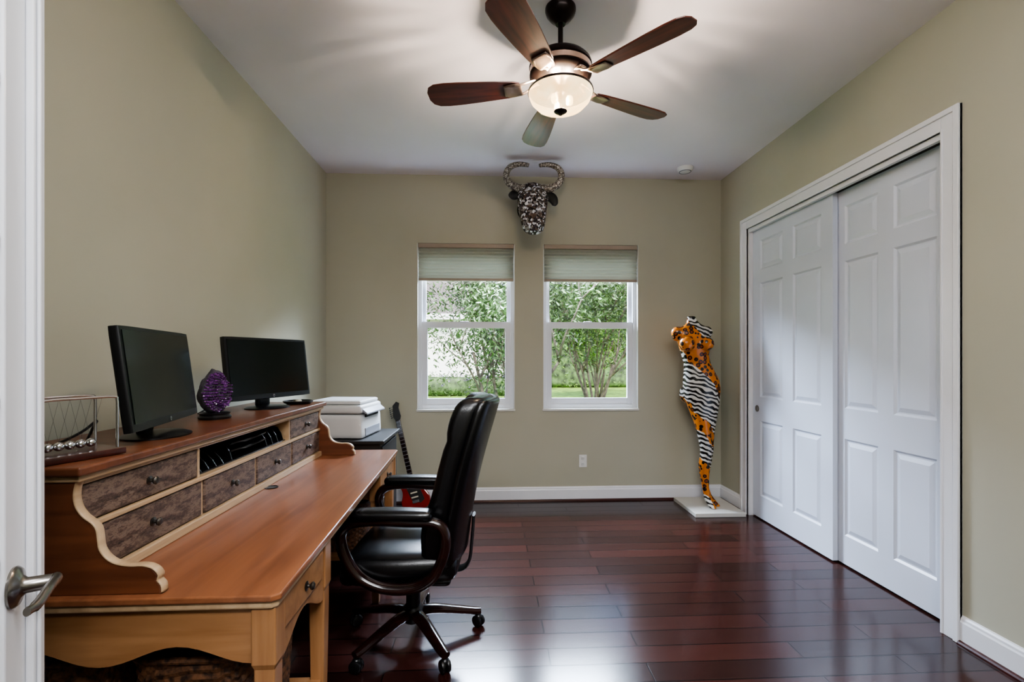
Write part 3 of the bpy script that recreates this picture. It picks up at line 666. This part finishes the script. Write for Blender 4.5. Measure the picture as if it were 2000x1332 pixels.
hs=prism('headstock','blackmat',[(-0.022,0.82),(0.022,0.82),(0.035,0.85),(0.03,0.93),(0.045,0.97),(0.02,0.99),(-0.02,0.96),(-0.035,0.86)],'y',-0.022,-0.008,gt,bevel=0.003)
for i in range(6): lathe('tuning_peg','steel',[(0,0),(0.003,0),(0.003,0.018),(0.008,0.02),(0.008,0.028),(0,0.029)],(-0.028,-0.015,0.855+0.018*i),hs,8,rm=RY(-pi/2))

# ------------------------------------------------------------------ office chair
ch=thing('office_chair','high-back black leather swivel chair with mahogany arms','office chair',(-0.365,2.36,0),rotz=math.radians(-3))
for k in range(5):
    a=math.radians(15+72*k+3)
    c,s=math.cos(a),math.sin(a)
    bm=bmesh.new()
    P=catmull([(0.02*c,0.02*s,0.125),(0.10*c,0.10*s,0.125),(0.2*c,0.2*s,0.105),(0.30*c,0.30*s,0.082),(0.335*c,0.335*s,0.078)],4)
    n=len(P); tube_bm(bm,P,[(0.024-0.010*i/n,0.036-0.016*i/n) for i in range(n)],10)
    lgp=fin(bm,'base_leg','mahog',ch,smooth='auto')
    e2=Vector((0.325*c,0.325*s,0)); tw=a+0.6+k
    bm=bmesh.new()
    for sgn in (-1,1):
        lathe_bm(bm,[(0,-0.009),(0.022,-0.009),(0.027,-0.006),(0.0285,0),(0.027,0.006),(0.022,0.009),(0,0.009)],e2+Vector((0.013*sgn*math.cos(tw),0.013*sgn*math.sin(tw),0.0288)),20,RZ(tw)@RY(pi/2))
    lathe_bm(bm,[(0,0.03),(0.007,0.03),(0.007,0.07),(0,0.07)],e2,10)
    sph(bm,e2+Vector((0,0,0.045)),(0.02,0.02,0.02),10)
    fin(bm,'caster','black',lgp,smooth='auto')
lathe('gas_column','black',[(0,0.08),(0.045,0.085),(0.05,0.10),(0.05,0.145),(0.04,0.16),(0.034,0.165),(0.034,0.25),(0.026,0.255),(0.026,0.33),(0,0.33)],(0,0,0),ch,28)
rbox('tilt_mechanism','blackmat',(0.0,0,0.335),(0.26,0.18,0.05),0.015,ch,cuts=5)
def seatw(p):
    x,y,z=p
    z+=0.012*(1-(y/0.27)**2)*(1 if z>0 else 0)
    if x<-0.12: z-=0.5*(x+0.12)**2*2.5
    return Vector((x,y*(1-0.10*max(0,x/0.26)),z))
rbox('seat_cushion','leather',(-0.02,0,0.425),(0.52,0.53,0.125),0.055,ch,cuts=14,warp=seatw)
rbox('seat_pan','leather',(-0.01,0,0.368),(0.44,0.46,0.04),0.02,ch,cuts=6)
def xc(z):
    t=(z-0.42)/0.77
    return 0.185+0.16*t-0.018*math.sin(t*pi*1.2)
def backw(front,thick,w0):
    def f(p):
        z=p.z+0.80; t=(z-0.42)/0.77
        wf=1.0-0.10*max(0,(t-0.72)/0.28)**2-0.06*max(0,(0.25-t)/0.25)
        y=p.y*wf
        x=p.x
        if front and p.x<0:
            x-=0.013*abs(math.cos(p.y/w0*pi*2.5))-0.012*math.exp(-((z-1.0)/0.012)**2)
            x-=0.02*math.exp(-((z-0.60)/0.10)**2)+0.012*math.exp(-((z-1.08)/0.07)**2)
        x-=0.055*(p.y/(w0/2))**2
        return Vector((x+xc(z),y,z))
    return f
rbox('backrest_cushion','leather',(0,0,0),(0.115,0.49,0.76),0.05,ch,cuts=26,warp=backw(True,0.1,0.49),label='ribbed black leather back cushion')
rbox('backrest_shell','leather',(0.052,0,0),(0.05,0.53,0.74),0.025,ch,cuts=16,warp=backw(False,0.1,0.53),label='smooth leather rear of backrest')
for s in (-1,1):
    y=0.292*s
    loop=catmull([(0.15,y,0.655),(0.03,y,0.660),(-0.10,y,0.665),(-0.205,y,0.652),(-0.248,y,0.60),(-0.228,y,0.51),(-0.17,y,0.425),(-0.07,y,0.378),(0.05,y,0.376),(0.14,y,0.42),(0.19,y,0.52),(0.195,y,0.61)],5,closed=True)
    arm=tube('armrest','mahog',loop,[(0.028,0.023)]*len(loop) ,ch,12,closed=True,up=(0,1,0),label='glossy dark mahogany loop armrest')
    rbox('arm_pad','leather',(-0.035,y,0.690),(0.36,0.082,0.046),0.022,arm,cuts=10,warp=lambda p:Vector((p.x,p.y*(1+0.15*math.cos(p.x*8)),p.z+0.012*math.cos((p.x)*5.5)-0.009)))
    tube('arm_bracket','blackmat',[(0.0,0.15*s,0.355),(0.0,0.27*s,0.36)],[(0.012,0.03)]*2,arm,8)
bm=bmesh.new(); tube_bm(bm,catmull([(0.10,0,0.335),(0.22,0,0.335),(0.27,0,0.37),(0.285,0,0.47),(0.295,0,0.6)],5),[(0.008,0.04)]*21,8,up=(1,0,0)); fin(bm,'back_bracket','blackmat',ch,smooth='auto')

# ------------------------------------------------------------------ mannequin
box('display_plinth','base_white',(1.76,2.20,4.01,4.50,0,0.035),None,bevel=0.004,label='square white plinth under the painted mannequin',cat='plinth')
def px(p): return 1.98+(p-1383)/216.6
mq=thing('mannequin','headless mannequin painted in leopard and zebra prints','mannequin',(1.98,4.25,0.0355))
bm=bmesh.new()
Y0=4.25
loftz(bm,[(1.735,px(1349),Y0,0.036,0.034),(1.70,px(1350),Y0,0.042,0.04),(1.665,px(1353),Y0,0.065,0.05),(1.64,px(1354),Y0,0.115,0.062),(1.60,px(1351),Y0,0.155,0.078),(1.54,px(1352),Y0-0.005,0.150,0.092),(1.46,px(1355),Y0-0.01,0.14,0.098),(1.38,px(1357),Y0,0.122,0.085),(1.31,px(1361),Y0,0.120,0.082),(1.24,px(1365),Y0,0.138,0.095),(1.16,px(1369),Y0+0.005,0.162,0.11),(1.08,px(1371),Y0+0.01,0.168,0.12),(0.99,px(1372),Y0+0.01,0.156,0.115),(0.90,px(1374),Y0+0.005,0.134,0.10),(0.80,px(1376),Y0,0.104,0.085),(0.72,px(1377),Y0,0.085,0.075)],28)
loftz(bm,[(0.95,px(1362),Y0-0.01,0.078,0.085),(0.80,px(1368),Y0-0.02,0.07,0.078),(0.66,px(1372),Y0-0.035,0.058,0.065),(0.55,px(1374),Y0-0.045,0.05,0.055),(0.50,px(1374),Y0-0.045,0.048,0.055),(0.40,px(1372),Y0-0.03,0.05,0.058),(0.30,px(1373),Y0-0.025,0.04,0.045),(0.20,px(1375),Y0-0.025,0.03,0.033),(0.13,px(1377),Y0-0.03,0.028,0.034),(0.09,px(1379),Y0-0.045,0.032,0.05),(0.055,px(1381),Y0-0.085,0.032,0.05),(0.036,px(1382),Y0-0.105,0.028,0.045)],18)
loftz(bm,[(0.95,px(1384),Y0+0.02,0.085,0.09),(0.80,px(1384),Y0+0.02,0.07,0.08),(0.66,px(1384),Y0+0.02,0.055,0.062),(0.52,px(1384),Y0+0.015,0.046,0.052),(0.42,px(1382),Y0+0.03,0.046,0.055),(0.30,px(1379),Y0+0.035,0.04,0.042),(0.18,px(1381),Y0+0.03,0.03,0.032),(0.12,px(1385),Y0+0.02,0.029,0.034),(0.08,px(1390),Y0-0.0,0.032,0.048),(0.05,px(1394),Y0-0.03,0.032,0.045),(0.036,px(1396),Y0-0.04,0.03,0.04)],18)
for sx,r in ((px(1333),0.070),(px(1371),0.066)): sph(bm,(sx,Y0-0.085,1.485),(r,0.065,r*0.95),16)
sph(bm,(px(1323),Y0,1.585),(0.065,0.05,0.058),16); sph(bm,(px(1380),Y0+0.01,1.59),(0.058,0.05,0.06),16)
sph(bm,(px(1318),Y0,1.545),(0.03,0.03,0.035),12)
sph(bm,(px(1352),Y0+0.09,1.03),(0.085,0.07,0.09),14); sph(bm,(px(1388),Y0+0.09,1.03),(0.085,0.07,0.09),14)
ob=fin(bm,'mannequin_body','print',mq,smooth=True)
rm=ob.modifiers.new('r','REMESH'); rm.mode='VOXEL'; rm.voxel_size=0.009; rm.use_smooth_shade=True
sm=ob.modifiers.new('s','SMOOTH'); sm.factor=0.6; sm.iterations=6

# ------------------------------------------------------------------ bull head
hx0,hy0=0.385,4.20
bh=thing('bull_head_sculpture','mirror-mosaic bull head trophy with beaded curled horns','wall sculpture',(hx0,YB,2.75))
lathe('mount_plate','blackmat',[(0,0),(0.11,0),(0.115,-0.012),(0.10,-0.02),(0,-0.02)],(hx0,YB,2.76),bh,28,rm=RX(-pi/2))
bm=bmesh.new()
P=[Vector((hx0,YB-0.015,2.745)),Vector((hx0,4.42,2.755)),Vector((hx0,4.30,2.775)),Vector((hx0,4.25,2.76))]
tube_bm(bm,P,[(0.10,0.10),(0.10,0.10),(0.11,0.12),(0.10,0.12)],20)
Q=catmull([(hx0,4.27,2.865),(hx0,4.235,2.83),(hx0,4.20,2.76),(hx0,4.175,2.68),(hx0,4.155,2.59),(hx0,4.14,2.51),(hx0,4.145,2.46),(hx0,4.16,2.435)],3)
key=[(0.04,0.08),(0.075,0.12),(0.095,0.135),(0.10,0.13),(0.088,0.115),(0.075,0.102),(0.06,0.086),(0.025,0.04)]
R=[]
for i in range(len(key)-1):
    for j in range(3):
        t=j/3; R.append(tuple(key[i][k]*(1-t)+key[i+1][k]*t for k in (0,1)))
R.append(key[-1])
tube_bm(bm,Q,R,24,up=(0,1,0))
for s in (-1,1):
    sph(bm,(hx0+0.102*s,4.135,2.735),(0.033,0.035,0.03),12)
    sph(bm,(hx0+0.045*s,4.085,2.495),(0.03,0.03,0.028),12)
sph(bm,(hx0,4.22,2.86),(0.085,0.06,0.04),14)
ob=fin(bm,'head','mosaic',bh,smooth=True)
rm=ob.modifiers.new('r','REMESH'); rm.mode='VOXEL'; rm.voxel_size=0.008; rm.use_smooth_shade=True
for s in (-1,1):
    hp=[(0.05,4.215,2.85),(0.12,4.205,2.845),(0.19,4.195,2.862),(0.235,4.18,2.91),(0.238,4.165,2.965),(0.205,4.155,3.01),(0.14,4.15,3.032),(0.075,4.15,3.03),(0.045,4.15,3.022)]
    P=catmull([(hx0+0.01+x*s,y,z) for x,y,z in hp],4); n=len(P)
    tube('horn','horn',P,[0.037*(1-0.62*(i/n)**1.3) for i in range(n)],bh,14,up=(0,1,0),label='curled horn covered in white beads')
    bm=bmesh.new(); P=catmull([(hx0+0.11*s,4.22,2.80),(hx0+0.15*s,4.215,2.785),(hx0+0.185*s,4.20,2.745 if s>0 else 2.79),(hx0+0.20*s,4.19,2.69 if s>0 else 2.80)],4)
    n=len(P); tube_bm(bm,P,[(0.012,0.018+0.026*math.sin(pi*i/(n-1))) if i<n-1 else (0.004,0.006) for i in range(n)],12,up=(0,1,0)); fin(bm,'ear','blackmat',bh,smooth=True,label='black ear')
    bm=bmesh.new(); sph(bm,(hx0+0.112*s,4.108,2.738),(0.014,0.014,0.014),10); fin(bm,'eye','black',bh,smooth=True)

# ------------------------------------------------------------------ outdoors
GZ=-0.15
bm=bmesh.new(); bx(bm,-30,40,4.9,60,GZ-0.1,GZ); fin(bm,'lawn','lawn',None,kind='structure')
def leaves(centers,n,spread,size,seedv):
    rnd=random.Random(seedv); V=[];Fs=[]
    for c in centers:
        for _ in range(n):
            p=Vector(c)+Vector((rnd.gauss(0,spread),rnd.gauss(0,spread),rnd.gauss(0,spread)))
            a=Vector((rnd.uniform(-1,1),rnd.uniform(-1,1),rnd.uniform(-1,1))).normalized(); b_=a.cross(Vector((rnd.uniform(-1,1),rnd.uniform(-1,1),rnd.uniform(-1,1)))).normalized()
            l=size*rnd.uniform(0.7,1.4); w=l*0.32; i=len(V)
            V+= [p-a*l,p+b_*w,p+a*l,p-b_*w]; Fs.append((i,i+1,i+2,i+3))
    return V,Fs
def leafobj(name,V,Fs,mat,parent):
    me=bpy.data.meshes.new(name); me.from_pydata([tuple(v-ORG[parent.name]) for v in V],[],Fs); me.materials.append(M[mat])
    ob=bpy.data.objects.new(name,me); COL.objects.link(ob); ob.parent=parent; return ob
def tree(x,y,h,spread,nst,seedv,label,mat='leaf',lsize=0.045,nl=34,lean=0):
    rnd=random.Random(seedv)
    e=thing('garden_tree',label,'tree',(x,y,GZ)); bm=bmesh.new(); tips=[]
    def br(p,d,ln,r,lev):
        pts=[p]; q=Vector(p); dd=Vector(d)
        for i in range(4):
            dd=(dd+Vector((rnd.uniform(-.22,.22),rnd.uniform(-.22,.22),rnd.uniform(-.05,.16)))).normalized(); q=q+dd*ln/4; pts.append(q.copy())
        tube_bm(bm,pts,[r*(1-0.13*i) for i in range(5)],6)
        if lev>=1: tips.extend(pts[1:])
        if lev<3:
            for k in range(3 if lev<2 else 2):
                st=pts[rnd.choice((2,3,4))]; nd=(dd+Vector((rnd.uniform(-.9,.9),rnd.uniform(-.9,.9),rnd.uniform(-.3,.5)))).normalized()
                br(st,nd,ln*0.62,r*0.55,lev+1)
    for k in range(nst):
        a=2*pi*k/nst+rnd.uniform(-.3,.3)
        br(Vector((x+0.08*math.cos(a),y+0.08*math.sin(a),GZ)),Vector((spread*math.cos(a)+lean,spread*math.sin(a),1)).normalized(),h*0.52,0.038,0)
    fin(bm,'trunk','bark',e,smooth=True)
    V,Fs=leaves(tips,nl,0.16,lsize,seedv+1); leafobj('foliage',V,Fs,mat,e)
tree(0.30,7.2,3.2,0.26,5,3,'multi-stemmed tree with feathery green foliage',nl=30,lsize=0.036)
tree(2.55,11.6,4.6,0.36,7,11,'multi-stemmed tree with spreading grey branches',nl=26)
tree(4.1,17.6,4.8,0.34,6,21,'bright green leafy tree behind the others',mat='leaf2',nl=34,lsize=0.08)
def hedge(x0,x1,y,h,label,flowers=True,seedv=5):
    e=thing('flowering_hedge' if flowers else 'garden_hedge',label,'hedge',((x0+x1)/2,y,GZ)); rnd=random.Random(seedv)
    def w(p): 
        k=1+0.15*noise.noise(Vector((p.x*1.5,p.y*3,p.z*3))); return Vector((p.x,p.y*k,p.z*k if p.z>0 else p.z))
    rbox('hedge_core','leaf',((x0+x1)/2,y,GZ+h*0.45),(x1-x0,0.9,h*0.9),0.25,e,cuts=20,warp=w)
    cs=[(rnd.uniform(x0,x1),y-0.4+rnd.uniform(-.1,.4),GZ+rnd.uniform(0.05,h)) for _ in range(int((x1-x0)*60))]
    V,Fs=leaves(cs,12,0.08,0.06,seedv); leafobj('hedge_foliage',V,Fs,'leaf' if flowers else 'leaf2',e)
    if flowers:
        V,Fs=leaves([c for c in cs if c[2]>GZ+h*0.4][:160],5,0.05,0.05,seedv+3); leafobj('blossoms',V,Fs,'flower',e)
hedge(-6,1.2,19.6,0.85,'low hedge with violet blossoms along white house')
hedge(3,13,25,3.2,'tall green garden hedge beyond the lawn',False,9)
hs=thing('neighbor_house','white stucco house with grey tiled roof','house',(-4.5,24,GZ))
box('house_wall','stucco',(-10,1.6,21.5,28,GZ,3.15),hs)
box('fascia','white',(-10.5,2.1,20.95,21.1,3.05,3.3),hs)
bm=bmesh.new(); vs=[bm.verts.new(p) for p in ((-10.5,21,3.25),(2.1,21,3.25),(2.1,28.5,3.25),(-10.5,28.5,3.25),(-8,24.75,6.3),(-2.2,24.75,6.3))]
for f in ((0,1,5,4),(1,2,5),(2,3,4,5),(3,0,4),(0,3,2,1)): bm.faces.new([vs[i] for i in f])
fin(bm,'roof','roof',hs)

# ------------------------------------------------------------------ lights / world / camera
w=bpy.data.worlds.new('World'); S.world=w; w.use_nodes=True; nt=w.node_tree
sk=nt.nodes.new('ShaderNodeTexSky'); sk.sky_type='NISHITA'; sk.sun_disc=False; sk.sun_elevation=math.radians(50); sk.sun_rotation=math.radians(160); sk.air_density=1.0; sk.dust_density=2.5
nt.links.new(sk.outputs[0],nt.nodes['Background'].inputs[0]); nt.nodes['Background'].inputs[1].default_value=0.28
sd_=bpy.data.lights.new('sun','SUN'); sd_.energy=1.75; sd_.angle=0.01; sd_.color=(1,0.95,0.86)
so=bpy.data.objects.new('sun',sd_); COL.objects.link(so); so.rotation_euler=(math.radians(42),0,math.radians(-25)); so.location=(0,0,12)
def area(name,loc,rot,sx,sy,en,col):
    a=bpy.data.lights.new(name,'AREA'); a.shape='RECTANGLE'; a.size=sx; a.size_y=sy; a.energy=en; a.color=col
    o=bpy.data.objects.new(name,a); COL.objects.link(o); o.location=loc; o.rotation_euler=rot; return o
area('hallway_fill',(0.2,-0.7,3.0),(math.radians(50),0,0),1.4,0.8,46,(0.96,0.97,1))  # added fill behind the camera, not an actual hallway fixture
area('entry_fill',(0.6,0.75,3.05),(math.radians(25),0,0),1.6,0.8,20,(0.97,0.98,1))  # unseen general fill added to brighten the room, no real fixture
for w_ in (W1,W2):
    p=area('window_portal',((w_[0]+w_[1])/2,YB+0.2,1.66),(math.radians(-90),0,0),0.9,1.55,1,(1,1,1)); p.data.cycles.is_portal=True
    area('daylight_boost',((w_[0]+w_[1])/2,YB+1.3,3.1),(math.radians(-52),0,0),1.2,1.0,210,(0.70,0.82,1.0))  # added lamp outside, out of sight above the window, to strengthen daylight indoors
cam=bpy.data.cameras.new('camera'); co=bpy.data.objects.new('camera',cam); COL.objects.link(co)
co.location=(0,0,1.355); co.rotation_euler=(math.radians(90),0,math.radians(-2.8))
cam.sensor_width=36; cam.lens=16.92; cam.shift_y=0.017; cam.clip_start=0.02
S.camera=co
S.view_settings.view_transform='AgX'; S.view_settings.look='AgX - Medium High Contrast'; S.view_settings.exposure=1.9
